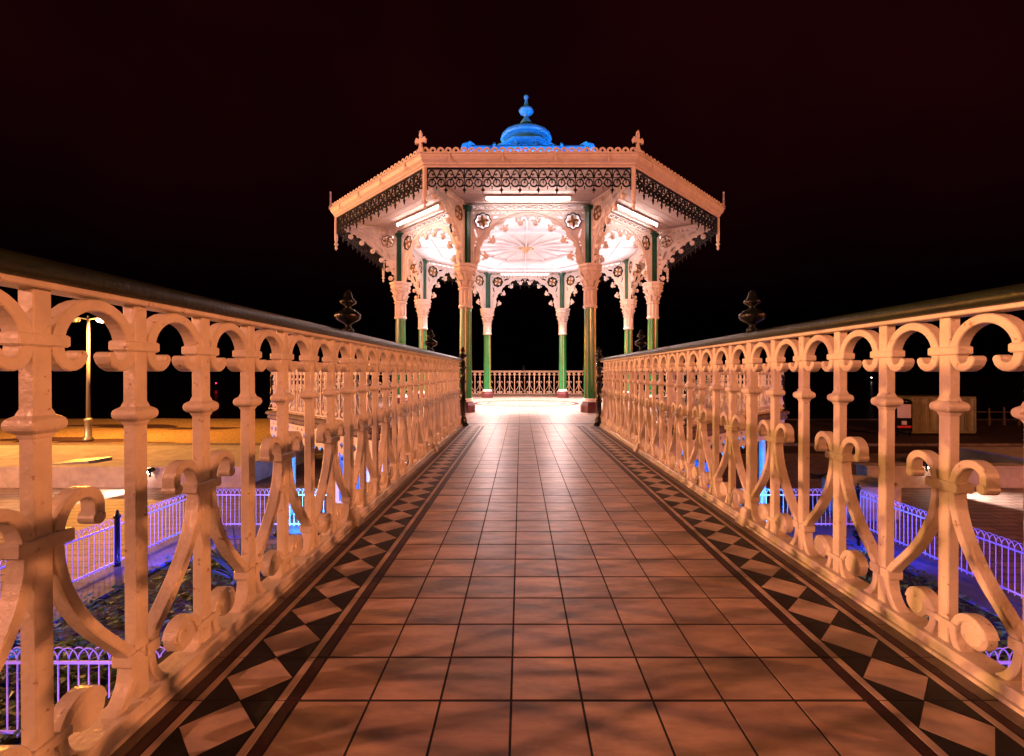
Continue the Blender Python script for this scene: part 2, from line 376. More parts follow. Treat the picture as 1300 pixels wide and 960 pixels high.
# ------------------------------------------------------------------ RAILING PIECES (local: x thickness, y along, z up)
def railing_meshes(P, K=1.0):
    """P pitch of the balusters, K scale of the height"""
    q = P / .2615; C = .003
    b = MB()
    b.loft((0, 0), [(.018, .020, .045), (.018, .020, .79 * K), (.021, .023, .797 * K), (.0225, .0245, .802 * K), (.029, .031, .8065 * K), (.0335, .036, .811 * K), (.0355, .038, .8165 * K), (.0360, .0385, .822 * K), (.0355, .038, .8275 * K), (.0335, .036, .833 * K), (.029, .031, .8375 * K),
                    (.0225, .0245, .842 * K), (.021, .023, .848 * K), (.018, .020, .856 * K), (.018, .020, 1.117 * K)], C)
    b.loft((0, 0), [(.023, .052 * q, .992 * K), (.026, .056 * q, .996 * K), (.026, .056 * q, 1.016 * K), (.023, .052 * q, 1.02 * K)], C)
    bal = b.mesh('baluster', CREAM)
    a = MB(); x0 = .033
    path = [(.094 * q, .977), (.086 * q, .960), (.066 * q, .950), (.044 * q, .957), (x0 * q, .982), (x0 * q, 1.0)]
    path = smooth(path, 1)
    hook = [(u * 1.0, v * K, .78 + .22 * min(1, i / 5)) for i, (u, v) in enumerate(path)]
    arc = [(P / 2 - (P / 2 - x0 * q) * cos(t * pi / 16), (1.0 + .100 * sin(t * pi / 16)) * K, 1) for t in range(1, 16)]
    other = [(P - u, v, s) for u, v, s in reversed(hook)]
    a.bar(hook + arc + other, .028 * q, .042, YZ, ch=C)
    a.disc(.092 * q, .975 * K, .0125, .042, YZ); a.disc(P - .092 * q, .975 * K, .0125, .042, YZ)
    arch = a.mesh('arch', CREAM)
    s = MB()
    up = smooth([(.030, .56), (.036, .60), (.060, .640), (.100, .652), (.132, .630), (.134, .590), (.128, .572)], 2)
    leg = smooth([(.030, .56), (.033, .50), (.052, .43), (.088, .355), (.132, .290), (.180, .235), (.214, .195), (.2315, .165), (.2340, .130), (.224, .085), (.192, .042), (.150, .022), (.102, .018), (.060, .034), (.038, .070), (.036, .110), (.056, .150), (.092, .166), (.126, .152), (.138, .122)], 2)
    for sg in (-1, 1):
        s.bar([(sg * u * q, v * K) for u, v in up], .026 * q, .042, YZ, ch=C)
        s.bar([(sg * u * q, v * K) for u, v in leg], .0235 * q, .044, YZ, ch=C)
        s.disc(sg * .130 * q, .578 * K, .017 * q, .048, YZ, 14)
        s.disc(sg * .103 * q, .118 * K, .044 * q, .048, YZ, 22, .001)
        s.loft((0, sg * .2345 * q), [(.027, .020 * q, .146 * K), (.029, .022 * q, .150 * K), (.029, .022 * q, .176 * K), (.027, .020 * q, .180 * K)], C)
        s.box(-.018, .018, sg * .15 * q - .006, sg * .15 * q + .006, .04 * K, .02)
    s.loft((0, 0), [(.026, .056 * q, .546 * K), (.029, .060 * q, .550 * K), (.029, .060 * q, .574 * K), (.026, .056 * q, .578 * K)], C)
    s.loft((0, 0), [(.025, .050 * q, .100 * K), (.028, .054 * q, .103 * K), (.028, .054 * q, .119 * K), (.025, .050 * q, .122 * K)], C)
    scr = s.mesh('scroll', CREAM)
    return bal, arch, scr
FINIAL = [(.020, 0), (.034, .004), (.034, .018), (.018, .026), (.016, .045), (.030, .055), (.066, .075), (.078, .095), (.074, .112), (.040, .135), (.018, .146), (.016, .158), (.030, .168), (.047, .178), (.050, .190), (.034, .203), (.026, .215), (.024, .228), (.018, .244), (.010, .255), (.002, .260)]
mf = MB().lathe(FINIAL, 20); FIN_ME = mf.mesh('finial', BLACK)
def handrail_mb(L, K=1.0):
    r = MB()
    prof = [(-.036, 1.1325), (-.044, 1.139), (-.048, 1.152), (-.044, 1.168), (-.030, 1.181), (-.010, 1.187), (.010, 1.187), (.030, 1.181), (.044, 1.168), (.048, 1.152), (.044, 1.139), (.036, 1.1325)]
    n = len(prof); seglen = max(2, int(L / .3)); vs = []
    for k in range(seglen + 1):
        y = -L + L * k / seglen
        vs += [(x, y, z * K) for x, z in prof]
    fs = [tuple(range(n)), tuple(seglen * n + i for i in range(n))]
    for k in range(seglen):
        for i in range(n): fs.append((k * n + i, k * n + (i + 1) % n, (k + 1) * n + (i + 1) % n, (k + 1) * n + i))
    r.add(vs, fs, True)
    return r
def newel(parent, y, z0=0.0, K=1.0, mats=BLACK, x=0.0, f=1.0):
    p = MB()
    p.lathe([(r * f, z) for r, z in [(.075, 0), (.078, .02), (.060, .05), (.050, .07), (.062, .095), (.045, .13), (.036, .17), (.034, .40), (.046, .42), (.046, .44), (.034, .46), (.032, .74), (.046, .76), (.050, .785), (.034, .80), (.032, .98), (.046, 1.0), (.052, 1.02), (.036, 1.05), (.036, 1.135)]], 20, (x, y, z0))
    po = p.build('newel_post', mats, parent); fo = inst('finial', FIN_ME, po, (x, y, 1.13 + z0))
    return po
BAL, ARCH, SCR = railing_meshes(.2615)
def bridge_railing(x, label, K0=26):
    t = thing('bridge_railing', label, 'railing', (x, 8.075, H(8.075)), 0, 'railings along both sides of the footbridge'); t.rotation_euler = (math.atan(SL), 0, 0)
    L = K0 * .2615 + 3.0
    npk = int(10.6 / .2615)
    L = npk * .2615
    m = MB(); m.box(-.046, .046, -L, -.03, -.03, .045, .004); m.box(-.060, .075 if x > 0 else .060, -L, -.03, -.06, .012); m.build('base_rail', CREAM, t)
    m = MB(); m.box(-.036, .036, -L, -.03, 1.117, 1.1325, .003); m.build('top_rail', CREAM, t)
    handrail_mb(L).build('handrail', RAILDK, t)
    for k in range(1, npk):
        y = -k * .2615                      # k counted from the bandstand end
        if (k - 10) % 10 == 0:
            pm = MB()
            s_ = -1 if x > 0 else 1
            pm.loft((0, y), [(.024, .026, .045), (.024, .026, .79), (.030, .032, .795), (.030, .032, .803), (.040, .042, .808), (.044, .046, .815), (.045, .047, .822), (.044, .046, .829), (.040, .042, .836), (.030, .032, .841), (.030, .032, .849), (.024, .026, .854), (.024, .026, 1.117)], .004)
            pm.loft((0, y), [(.028, .060, .990), (.031, .064, .995), (.031, .064, 1.018), (.028, .060, 1.022)], .003)
            pm.loft((s_ * .02, y), [(.058, .05, -.004), (.060, .052, .01), (.05, .045, .035), (.04, .035, .05), (.035, .035, .085), (.025, .03, .10)], .006)
            po = pm.build('post', CREAM, t); inst('finial', FIN_ME, po, (0, y, 1.184))
        else: inst('baluster', BAL, t, (0, y, 0))
    for k in range(0, npk): inst('arch', ARCH, t, (0, -(k + 1) * .2615, 0)) if k else None
    for k in range(1, npk):
        if (25 - k) % 2 == 0: inst('scroll', SCR, t, (0, -k * .2615, 0))
    newel(t, 0.04, x=-.045 if x > 0 else .045, f=1.3)
    return t
# A-type balusters (scrolls) stand at y = 1.54 + .523 n
bridge_railing(-1.237, 'left cream iron railing of the footbridge, dark handrail on scrollwork balusters')
bridge_railing(1.25, 'right cream iron railing of the footbridge, dark handrail on scrollwork balusters')

# ------------------------------------------------------------------ BANDSTAND DECK AND PODIUM
OA = 6.64                       # apothem of the deck's railing
def octv(ap, k): R = ap / cos(radians(22.5)); a = radians(-90 - 22.5 + 45 * k); return (R * cos(a), ZC + R * sin(a))   # k=0: front left corner, going counter-clockwise (front right is 1)
P8 = radians(22.5)
def octl(prof, **kw):
    m = MB(); m.lathe([(ap / cos(P8), z) for ap, z in prof], 8, (0, ZC, 0), P8, smooth=False, **kw); return m
m = MB(); m.lathe([((OA + .0) / cos(P8), -.03), ((OA + .0) / cos(P8), 0.0)], 8, (0, 0, 0), P8, smooth=False)
tag(m.build('bandstand_floor', BSTILE, loc=(0, ZC, 0)), kind='structure')
m = MB()
def ring(mb, r0, r1, z, n=64, ph=0.0):
    vs = [(r * cos(2 * pi * i / n + ph), r * sin(2 * pi * i / n + ph), zz) for r, zz in ((r0, z - .003), (r0, z), (r1, z), (r1, z - .003)) for i in range(n)]
    mb.add(vs, [(k * n + i, k * n + (i + 1) % n, (k + 1) * n + (i + 1) % n, (k + 1) * n + i) for k in range(3) for i in range(n)], False)
ring(m, 1.55, 1.68, .004); ring(m, 1.20, 1.26, .004); ring(m, 6.28 / cos(P8), 6.36 / cos(P8), .004, 8, P8); ring(m, 3.25 / cos(P8), 3.33 / cos(P8), .004, 8, P8)
tag(m.build('floor_border_tiles', TMAR, loc=(0, ZC, 0)), kind='structure')

pod = thing('bandstand_podium', 'octagonal podium under the bandstand with pierced white valance and blue lit walls', 'podium', (0, ZC, -2.75))
def podpart(name, m, mats): return m.build(name, mats, pod)
def octp(prof, z0=2.75, **kw):
    m = MB(); m.lathe([(ap / cos(P8), z + z0) for ap, z in prof], 8, (0, 0, 0), P8, smooth=False, **kw); return m
podpart('deck_edge', octp([(OA - .3, -.031), (OA + .10, -.031), (OA + .14, -.06), (OA + .14, -.10), (OA + .08, -.14), (OA + .10, -.2), (OA + .06, -.25), (OA - .3, -.25)]), STONE)
# pierced valance panels
for k in range(8):
    a = radians(-90 + 45 * k); side = 2 * (OA + .02) * tan(P8)
    fr = lambda u, v, d, a=a: ((OA + .02 + d) * cos(a) - u * sin(a), (OA + .02 + d) * sin(a) + u * cos(a), v + 2.75)
    n = 20; holes = []
    out = [(-side / 2, -.255), (-side / 2, -.62)]
    for i in range(n):
        u0 = -side / 2 + side * i / n; w = side / n
        out += [(u0 + w * .25, -.62), (u0 + w * .5, -.69), (u0 + w * .75, -.62)]
        c = u0 + w / 2
        holes.append([(c, -.40), (c - w * .28, -.47), (c, -.54), (c + w * .28, -.47)])
        if i < n - 1: holes.append([(c + w / 2 - w * .14, -.34), (c + w / 2, -.38), (c + w / 2 + w * .14, -.34), (c + w / 2, -.30)])
    out += [(side / 2, -.62), (side / 2, -.255)]
    m = MB(); m.fret([out[::-1]] + holes, .03, fr); podpart('valance', m, CREAM)
w = octp([(5.3, -2.75), (5.3, -2.55), (5.22, -2.5), (5.22, -.26)]); podpart('wall', w, WALLW)
podpart('soffit_slab', octp([(6.45, -.31), (6.45, -.26), (5.1, -.26), (5.1, -.31)], caps=False), STONE)
for k in range(8):
    a = radians(-90 + 45 * k)
    for u in (-1.25, 1.25):
        fr = lambda p, q, d, a=a: ((5.24 + d) * cos(a) - p * sin(a), (5.24 + d) * sin(a) + p * cos(a), q + 2.75)
        m = MB(); 
        m.fret([[(u - .55, -2.45), (u + .55, -2.45), (u + .55, -.55), (u - .55, -.55)], [(u - .42, -1.35), (u + .42, -1.35), (u + .42, -.68), (u - .42, -.68)]], .08, fr)
        d = podpart('door', m, DOORB)
        g = MB(); g.fret([[(u - .42, -1.35), (u + .42, -1.35), (u + .42, -.68), (u - .42, -.68)]], .02, fr); g.build('pane', GLASS, d)
for k in range(8):
    a = radians(-90 + 22.5 + 45 * k); R = 6.2 / cos(P8)
    m = MB(); m.lathe([(.14, 0), (.14, .1), (.09, .14), (.08, 2.3), (.13, 2.4), (.13, 2.45)], 14, (R * cos(a), R * sin(a), 0)); podpart('support_column', m, WALLW)

# ------------------------------------------------------------------ DECK RAILINGS
BP = 5.5 / 24
BAL2, ARCH2, SCR2 = railing_meshes(BP, .955)
def deck_railing(p0, p1, label, mid_post=False):
    """from p0 to p1 (x, y); local -y runs from p0 to p1"""
    d = Vector((p1[0] - p0[0], p1[1] - p0[1])); L = d.length; rz = atan2(d.y, d.x) + pi / 2
    t = thing('deck_railing', label, 'railing', (p0[0], p0[1], 0), rz, 'railings round the edge of the bandstand deck')
    n = round(L / BP); pp = L / n
    m = MB(); m.box(-.04, .04, -L + .03, -.03, .02, .05); m.build('base_rail', CREAM, t)
    m = MB(); m.box(-.034, .034, -L + .03, -.03, 1.117 * .955, 1.1325 * .955); m.build('top_rail', CREAM, t)
    h = MB(); h.loft((0, -L / 2), [(.03, L / 2 - .02, 1.083), (.038, L / 2 - .02, 1.095), (.03, L / 2 - .02, 1.108)]); h.build('handrail', CREAM, t)
    for k in range(0, n + 1):
        if 0 < k < n: inst('baluster', BAL2, t, (0, -k * pp, 0))
        if k: inst('arch', ARCH2, t, (0, -k * pp, 0))
        if 0 < k < n and k % 2 == 1: inst('scroll', SCR2, t, (0, -k * pp, 0))
    if mid_post:
        po = MB().lathe([(.03, .05), (.03, 1.1)], 12, (0, -L / 2 - .02, 0)).build('post', BLACK, t); inst('finial', FIN_ME, po, (0, -L / 2 - .02, 1.1))
    return t
cs = [octv(OA, k) for k in range(8)]
for k, lab in ((1, 'deck railing section on the front right diagonal, cream scrollwork'), (2, 'deck railing section on the right side of the bandstand'),
               (3, 'deck railing section on the back right diagonal'), (4, 'deck railing section across the far side, seen between the columns'),
               (5, 'deck railing section on the back left diagonal'), (6, 'deck railing section on the left side of the bandstand'),
               (7, 'deck railing section on the front left diagonal, cream scrollwork above the white valance')):
    deck_railing(cs[k], cs[(k + 1) % 8], lab, k == 4)
deck_railing(cs[0], (-1.31, cs[0][1]), 'short deck railing section between the bridge end and the front left deck corner')
deck_railing((1.31, cs[1][1]), cs[1], 'short deck railing section between the bridge end and the front right deck corner')
names = ['front left', 'front right', 'right front', 'right back', 'back right', 'back left', 'left back', 'left front']
for k in range(8):
    t = thing('corner_post', 'black turned iron post with finial at the %s corner of the deck railing' % names[k], 'post', (cs[k][0], cs[k][1], 0), 0, 'black posts at the corners of the deck railing')
    newel(t, 0)

# ------------------------------------------------------------------ BANDSTAND
bs = thing('bandstand', 'ornate octagonal bandstand with green columns, white fretwork and blue lit roof', 'bandstand', (0, ZC, 0))
CA = 3.62; CR = CA / cos(P8)
def flute(n, d): return lambda i, z: 1 + d * (1 if i % 2 else -1)
# column pieces
c_pl = MB().lathe([(.245, .006), (.245, .16), (.225, .20), (.20, .24), (.185, .25)], 8, phase=P8, smooth=False).mesh('plinth', MAROON)
m = MB(); m.lathe([(.185, .25), (.20, .262), (.20, .285), (.165, .30), (.178, .315), (.165, .335)], 28); c_ring = m.mesh('base_ring', PINKW)
m = MB(); n_ = 32
for kz, (zz0, zz1, r0, r1) in enumerate(((.33, 2.52, .152, .140),)):
    m.lathe([(r0, zz0), (r1, zz1)], n_, mod=lambda i, z: 1.0 if i % 4 else .90, smooth=False)
m.mi = [ (1 if (j % n_) % 8 in (0,) and j < n_ else 0) for j in range(len(m.f))]  # gold stripes, also painting the orange reflections on the near shafts
c_sh = m.mesh('shaft', [GREEN, GOLD])
m = MB()
m.lathe([(.150, 2.50), (.172, 2.515), (.176, 2.55), (.160, 2.57)], 28)
m.lathe([(.150, 2.57), (.158, 2.60), (.158, 2.90), (.150, 2.93)], 40, mod=lambda i, z: (1.0 if i % 4 in (0, 1) else .86) if 2.58 < z < 2.92 else .98, smooth=False)
m.lathe([(.155, 2.93), (.182, 2.945), (.186, 2.975), (.165, 2.99)], 28)
m.lathe([(.150, 2.99), (.160, 3.05), (.175, 3.14), (.200, 3.22), (.235, 3.30), (.250, 3.34)], 32, mod=lambda i, z: 1 + .06 * (1 if i % 4 in (0, 1) else -1) * min(1, (z - 2.98) * 8), smooth=True)
for i in range(8):                       # leaves curling out of the bell
    a = 2 * pi * i / 8
    for (r0, z0, s0) in ((.165, 3.02, .9), ):
        for ph, rr, zz in ((0, r0, z0), (pi / 8, r0 + .015, z0 + .12)):
            b = a + ph
            pth = [(0, 0, .8), (.012, .06, 1.2), (.03, .11, 1.1), (.06, .14, .8), (.075, .125, .5)]
            m.bar([(rr + u, zz + v, s) for u, v, s in pth], .022, .085, lambda u, v, d, b=b: (u * cos(b) - d * sin(b), u * sin(b) + d * cos(b), v))
    m.disc(.245, 3.30, .035, .06, lambda u, v, d, b=a + P8: (u * cos(b) - d * sin(b), u * sin(b) + d * cos(b), v), 10)
m.lathe([(.245, 3.34), (.275, 3.36), (.285, 3.38), (.285, 3.43), (.265, 3.44), (.265, 3.455), (.300, 3.47), (.312, 3.52), (.290, 3.535)], 8, phase=P8, smooth=False)
c_cap = m.mesh('capital', CREAM_B)
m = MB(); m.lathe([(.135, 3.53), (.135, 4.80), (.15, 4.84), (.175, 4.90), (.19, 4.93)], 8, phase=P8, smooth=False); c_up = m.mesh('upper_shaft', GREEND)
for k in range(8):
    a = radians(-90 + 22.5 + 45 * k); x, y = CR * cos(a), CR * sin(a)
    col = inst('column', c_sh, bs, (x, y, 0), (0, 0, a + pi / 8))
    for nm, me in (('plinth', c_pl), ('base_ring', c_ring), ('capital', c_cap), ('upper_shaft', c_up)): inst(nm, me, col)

# arch panels between the columns (local frame: u along side, v up)
def rosette(mb, u, v, r, fr, t=.05):
    """pierced wheel of curved petals"""
    for i in range(8):
        a = 2 * pi * i / 8
        mb.cur = i % 2
        pth = [(u + r * .16 * cos(a), v + r * .16 * sin(a), 1), (u + r * .5 * cos(a + .28), v + r * .5 * sin(a + .28), 1.6), (u + r * .86 * cos(a + .1), v + r * .86 * sin(a + .1), 1.0)]
        mb.bar(pth, r * .26, t, fr)
    mb.cur = 0
    mb.disc(u, v, r * .2, t * 1.5, fr, 10)
HU = 1.33; V0 = 3.50
def arch_panel(k):
    a = radians(-90 + 45 * k)
    fr = lambda u, v, d: ((CA + d) * cos(a) - u * sin(a), (CA + d) * sin(a) + u * cos(a), v)
    m = MB()
    out = [(-HU - .03, 4.85), (-HU - .03, 3.535), (-1.215, 3.535)]
    cusp = [12, 35, 58, 80, 100, 122, 145, 168]
    bnd = []
    edges = [2] + cusp + [178]
    for i in range(len(edges) - 1):
        a0, a1 = edges[i], edges[i + 1]
        for j in range(0, 9):
            f = j / 8; th = radians(a0 + (a1 - a0) * f)
            if i in (0, len(edges) - 2): rr = 1.17 if j not in (0, 8) else (1.2 if (j == 0) == (i == 0) else 1.09)
            else: rr = 1.09 + .135 * (sin(pi * f) ** .45) - .045 * abs(sin(2 * pi * f)) ** 2 * 0 - .03 * (1 if j == 4 else 0)
            bnd.append((-rr * cos(th), V0 + .04 + rr * sin(th) * 1.0))
    out += bnd + [(1.215, 3.535), (HU + .03, 3.535), (HU + .03, 4.85)]
    holes = []
    for c in cusp: th = radians(c); holes.append(circ(-1.155 * cos(th), V0 + .04 + 1.155 * sin(th), .024, 8))
    for i in range(1, 8):
        th = radians((cusp[i - 1] + cusp[i]) / 2)
        if 40 < cusp[i] < 150 and False: pass
    for sg in (-1, 1):
        holes.append(flower(sg * 1.085, 4.60, .19))
        for h in ([(.60, 4.735), (.82, 4.64), (.86, 4.70), (.66, 4.765)], [(1.20, 4.20), (1.24, 4.19), (1.305, 4.40), (1.27, 4.42)]): holes.append([(sg * u, v) for u, v in smooth(h, 2, True)])
        for (u, v, r) in ((.72, 4.795, .025), (.83, 4.79, .028), (1.25, 4.10, .02), (.62, 4.79, .022), (1.265, 4.02, .02), (.50, 4.80, .02), (.93, 4.81, .016), (1.31, 4.80, .02), (1.30, 4.66, .016)):
            holes.append(circ(sg * u, v, r, 8))
        for j in range(10): holes.append(circ(sg * 1.315, 3.62 + .05 * j, .010, 6))
    m.fret([out] + holes, .035, fr)
    for c in cusp:                          # knobs on the cusps
        th = radians(c); u, v = -1.03 * cos(th), V0 + .04 + 1.03 * sin(th)
        m.disc(u, v, .068, .075, fr, 14, .01)
        m.bar([(-1.11 * cos(th), V0 + .04 + 1.11 * sin(th)), (-1.05 * cos(th), V0 + .04 + 1.05 * sin(th))], .05, .05, fr)
        for s_ in (-4.5, 4.5):
            t2 = radians(c + s_); m.disc(-1.085 * cos(t2), V0 + .04 + 1.085 * sin(t2), .03, .055, fr, 10, .005)
    # main arch rib and frame
    m.bar([(-1.30 * cos(pi * i / 40), V0 + .02 + 1.30 * sin(pi * i / 40)) for i in range(0, 41)], .028, .07, fr)
    m.bar([(-HU - .045, 3.54), (-HU - .045, 4.97)], .05, .085, fr); m.bar([(HU + .045, 3.54), (HU + .045, 4.97)], .05, .085, fr)
    m.bar([(-HU - .02, 4.865), (HU + .02, 4.865)], .03, .08, fr); m.bar([(-HU - .02, 4.985), (HU + .02, 4.985)], .025, .08, fr)
    n = 12; w = 2 * HU / n
    for i in range(n):
        u = -HU + w * i
        m.bar([(u, 4.875), (u + w, 4.978)], .022, .045, fr); m.bar([(u + w, 4.875), (u, 4.978)], .022, .05, fr)
    # fan ornaments in the crown
    for uc in (-.28, 0, .28):
        vv = 4.66 if uc == 0 else 4.62
        for aa in (50, 90, 130): m.bar([(uc, vv - .02), (uc + .1 * cos(radians(aa)), vv + .1 * sin(radians(aa)))], .018, .03, fr)
        m.bar([(uc, vv - .06), (uc, vv + .05)], .02, .03, fr)
    o = m.build('arch_panel', CREAM_B, bs)
    for sg in (-1, 1):
        r = MB(); rosette(r, sg * 1.085, 4.60, .165, fr)
        r.bar([(sg * 1.085 + .045 * cos(pi * t / 8), 4.60 + .045 * sin(pi * t / 8)) for t in range(16)], .02, .055, fr, closed=True)
        r.build('rosette', [GOLD, CREAM_B], o)
        r = MB(); r.bar([(sg * 1.085 + p[0], 4.60 + p[1]) for p in flower(0, 0, .20)], .02, .062, fr, closed=True); r.build('rosette_rim', LACE, o)
    return o
for k in range(8): arch_panel(k)
# rosette trims look dark edged
# radial brackets out to the eave corners
ES = 4.32; EA = ES / 2 / tan(P8); ER = EA / cos(P8)
def bracket(k):
    a = radians(-90 + 22.5 + 45 * k)
    fr = lambda u, v, d: ((CR + u) * cos(a) - d * sin(a), (CR + u) * sin(a) + d * cos(a), v)
    m = MB(); out = [(.10, 5.04), (.10, 3.56), (.17, 3.56)]
    cu = smooth([(.20, 3.60), (.26, 3.85), (.42, 4.12), (.65, 4.36), (.95, 4.58), (1.25, 4.74), (1.52, 4.84)], 1)
    bn = []
    for i in range(len(cu) - 1):
        (u0, v0), (u1, v1) = cu[i], cu[i + 1]
        dx, dy = u1 - u0, v1 - v0; l = math.hypot(dx, dy)
        for f in (0, .25, .5, .75):
            b = .05 * sin(pi * f); bn.append((u0 + dx * f - dy / l * b, v0 + dy * f + dx / l * b))
    out += bn + [(1.58, 4.88), (1.60, 5.04)]
    holes = [flower(.36, 4.68, .17)]
    holes += [smooth(h, 2, True) for h in ([(.60, 4.66), (.72, 4.80), (.90, 4.84), (.80, 4.74)], [(.93, 4.80), (1.05, 4.87), (1.20, 4.875), (1.08, 4.81)], [(.26, 4.12), (.30, 4.36), (.42, 4.46), (.36, 4.28)], [(.46, 4.34), (.50, 4.47), (.64, 4.53), (.56, 4.42)], [(.18, 4.78), (.20, 4.87), (.36, 4.89), (.28, 4.86)], [(.17, 4.42), (.17, 4.56), (.22, 4.50), (.24, 4.42)])]
    for (u, v, r) in ((.58, 4.93, .045), (.70, 4.93, .045), (.82, 4.935, .04), (.94, 4.94, .036), (1.06, 4.945, .032), (1.18, 4.95, .028), (1.29, 4.955, .025), (.20, 4.32, .03), (.19, 4.18, .026), (.19, 4.05, .026), (.19, 3.92, .022), (.69, 4.62, .022), (.85, 4.71, .022), (.20, 4.95, .03), (.30, 4.96, .028), (.45, 4.94, .04)):
        holes.append(circ(u, v, r, 8))
    m.fret([out[::-1]] + holes, .035, fr)
    for i in range(1, len(cu) - 1, 2):
        (u0, v0), (u1, v1) = cu[i - 1], cu[i + 1]; dx, dy = u1 - u0, v1 - v0; l = math.hypot(dx, dy)
        u, v = cu[i][0] + dy / l * .06, cu[i][1] - dx / l * .06
        m.disc(u, v, .066, .075, fr, 12, .01)
    m.bar([(.115, 3.56), (.115, 5.04)], .045, .08, fr); m.bar([(.1, 5.03), (1.62, 5.03)], .04, .085, fr)
    m.bar([(u * .9 - 0.0 + .03, v + .10) for u, v in cu[1:-1]], .022, .06, fr)
    o = m.build('bracket', CREAM_B, bs)
    r = MB(); rosette(r, .36, 4.68, .15, fr); r.bar([(.36 + p[0], 4.68 + p[1]) for p in flower(0, 0, .17)], .02, .055, fr, closed=True); r.build('rosette', [GOLD, CREAM_B], o)
for k in range(8): bracket(k)
def bsoct(prof, name, mats, parent=bs, caps=False, **kw):
    m = MB(); m.lathe([(ap / cos(P8), z) for ap, z in prof], 8, (0, 0, 0), P8, smooth=False, caps=caps, **kw); return m.build(name, mats, parent)
# soffit boards with grooves
pr = []; nb = 9; A0, A1 = CA - .10, EA - .03
for i in range(nb):
    p = A0 + (A1 - A0) * i / nb; q = A0 + (A1 - A0) * (i + 1) / nb; z = lambda s: 5.02 + (s - A0) / (A1 - A0) * .14
    pr += [(p + .003, z(p) + .008), (p + .008, z(p)), (q - .008, z(q)), (q - .003, z(q) + .008)]
pr += [(A1, 5.22), (A0, 5.22)]
pr.append(pr[0])
bsoct(pr, 'soffit', CREAM_B)
bsoct([(CA - .14, 4.995), (CA + .14, 4.995), (CA + .14, 5.035), (CA - .14, 5.035), (CA - .14, 4.995)], 'wall_beam', CREAM_B)
# fascia and gutter
bsoct([(EA - .05, 5.17), (EA + .02, 5.17), (EA + .02, 5.20), (EA + .05, 5.22), (EA + .05, 5.25), (EA + .10, 5.30), (EA + .13, 5.36), (EA + .13, 5.395), (EA + .15, 5.40), (EA + .15, 5.43), (EA + .0, 5.43), (EA - .05, 5.17)], 'fascia', CREAM_B)
m = MB()
for k in range(8):
    a = radians(-90 + 45 * k); fr = lambda u, v, d, a=a: ((EA + .14 + d) * cos(a) - u * sin(a), (EA + .14 + d) * sin(a) + u * cos(a), v)
    for u in (-1.62, -.54, .54, 1.62):
        m.bar([(u, 5.235), (u, 5.425)], .03, .012, fr)
m.build('gutter_clip', CREAM_B, bs)
for k in range(8):                    # scalloped cresting on the gutter
    a = radians(-90 + 45 * k); fr = lambda u, v, d, a=a: ((EA + .10 + d) * cos(a) - u * sin(a), (EA + .10 + d) * sin(a) + u * cos(a), v)
    side = 2 * (EA + .10) * tan(P8); n = 28; w = side / n; m = MB()
    out = [(-side / 2, 5.425)]; holes = []
    for i in range(n):
        c = -side / 2 + w * (i + .5)
        out += [(c + w * .48 * cos(pi - pi * j / 8), 5.465 + w * .5 * sin(pi - pi * j / 8)) for j in range(9)]
        holes.append(circ(c, 5.475, .028, 8))
    out += [(side / 2, 5.425)]
    m.fret([out[::-1]] + holes, .02, fr); m.build('cresting', CREAM_B, bs)
# corner crosses and pendant bars
cr = [(0.05, 0), (.06, .06), (.035, .12), (.022, .19), (.05, .205), (.12, .18), (.135, .25), (.10, .31), (.04, .275), (.024, .29), (.035, .35), (.02, .42), (0, .455)]
cross = [(-u, v) for u, v in cr[:-1]][::1] + [cr[-1]] + [(u, v) for u, v in reversed(cr[:-1])]
for k in range(8):
    a = radians(-90 + 22.5 + 45 * k); R = (EA + .12) / cos(P8)
    fr = lambda u, v, d, a=a, R=R: ((R + d) * cos(a) - u * sin(a), (R + d) * sin(a) + u * cos(a), v + 5.42)
    m = MB(); m.fret([cross], .045, fr); m.fret([[(-.09, -.005), (.09, -.005), (.06, .05), (-.06, .05)]], .09, fr)
    m.build('corner_cross', CREAM_B, bs)
    R = (EA - .01) / cos(P8)
    m = MB(); m.lathe([(.045, 5.17), (.045, 4.56), (.035, 4.54), (.028, 4.50), (.05, 4.475), (.055, 4.45), (.028, 4.42), (.024, 4.38), (.036, 4.36), (.030, 4.33), (.008, 4.30)][::-1], 12, (R * cos(a), R * sin(a), 0), smooth=False)
    m.build('pendant', CREAM_B, bs)
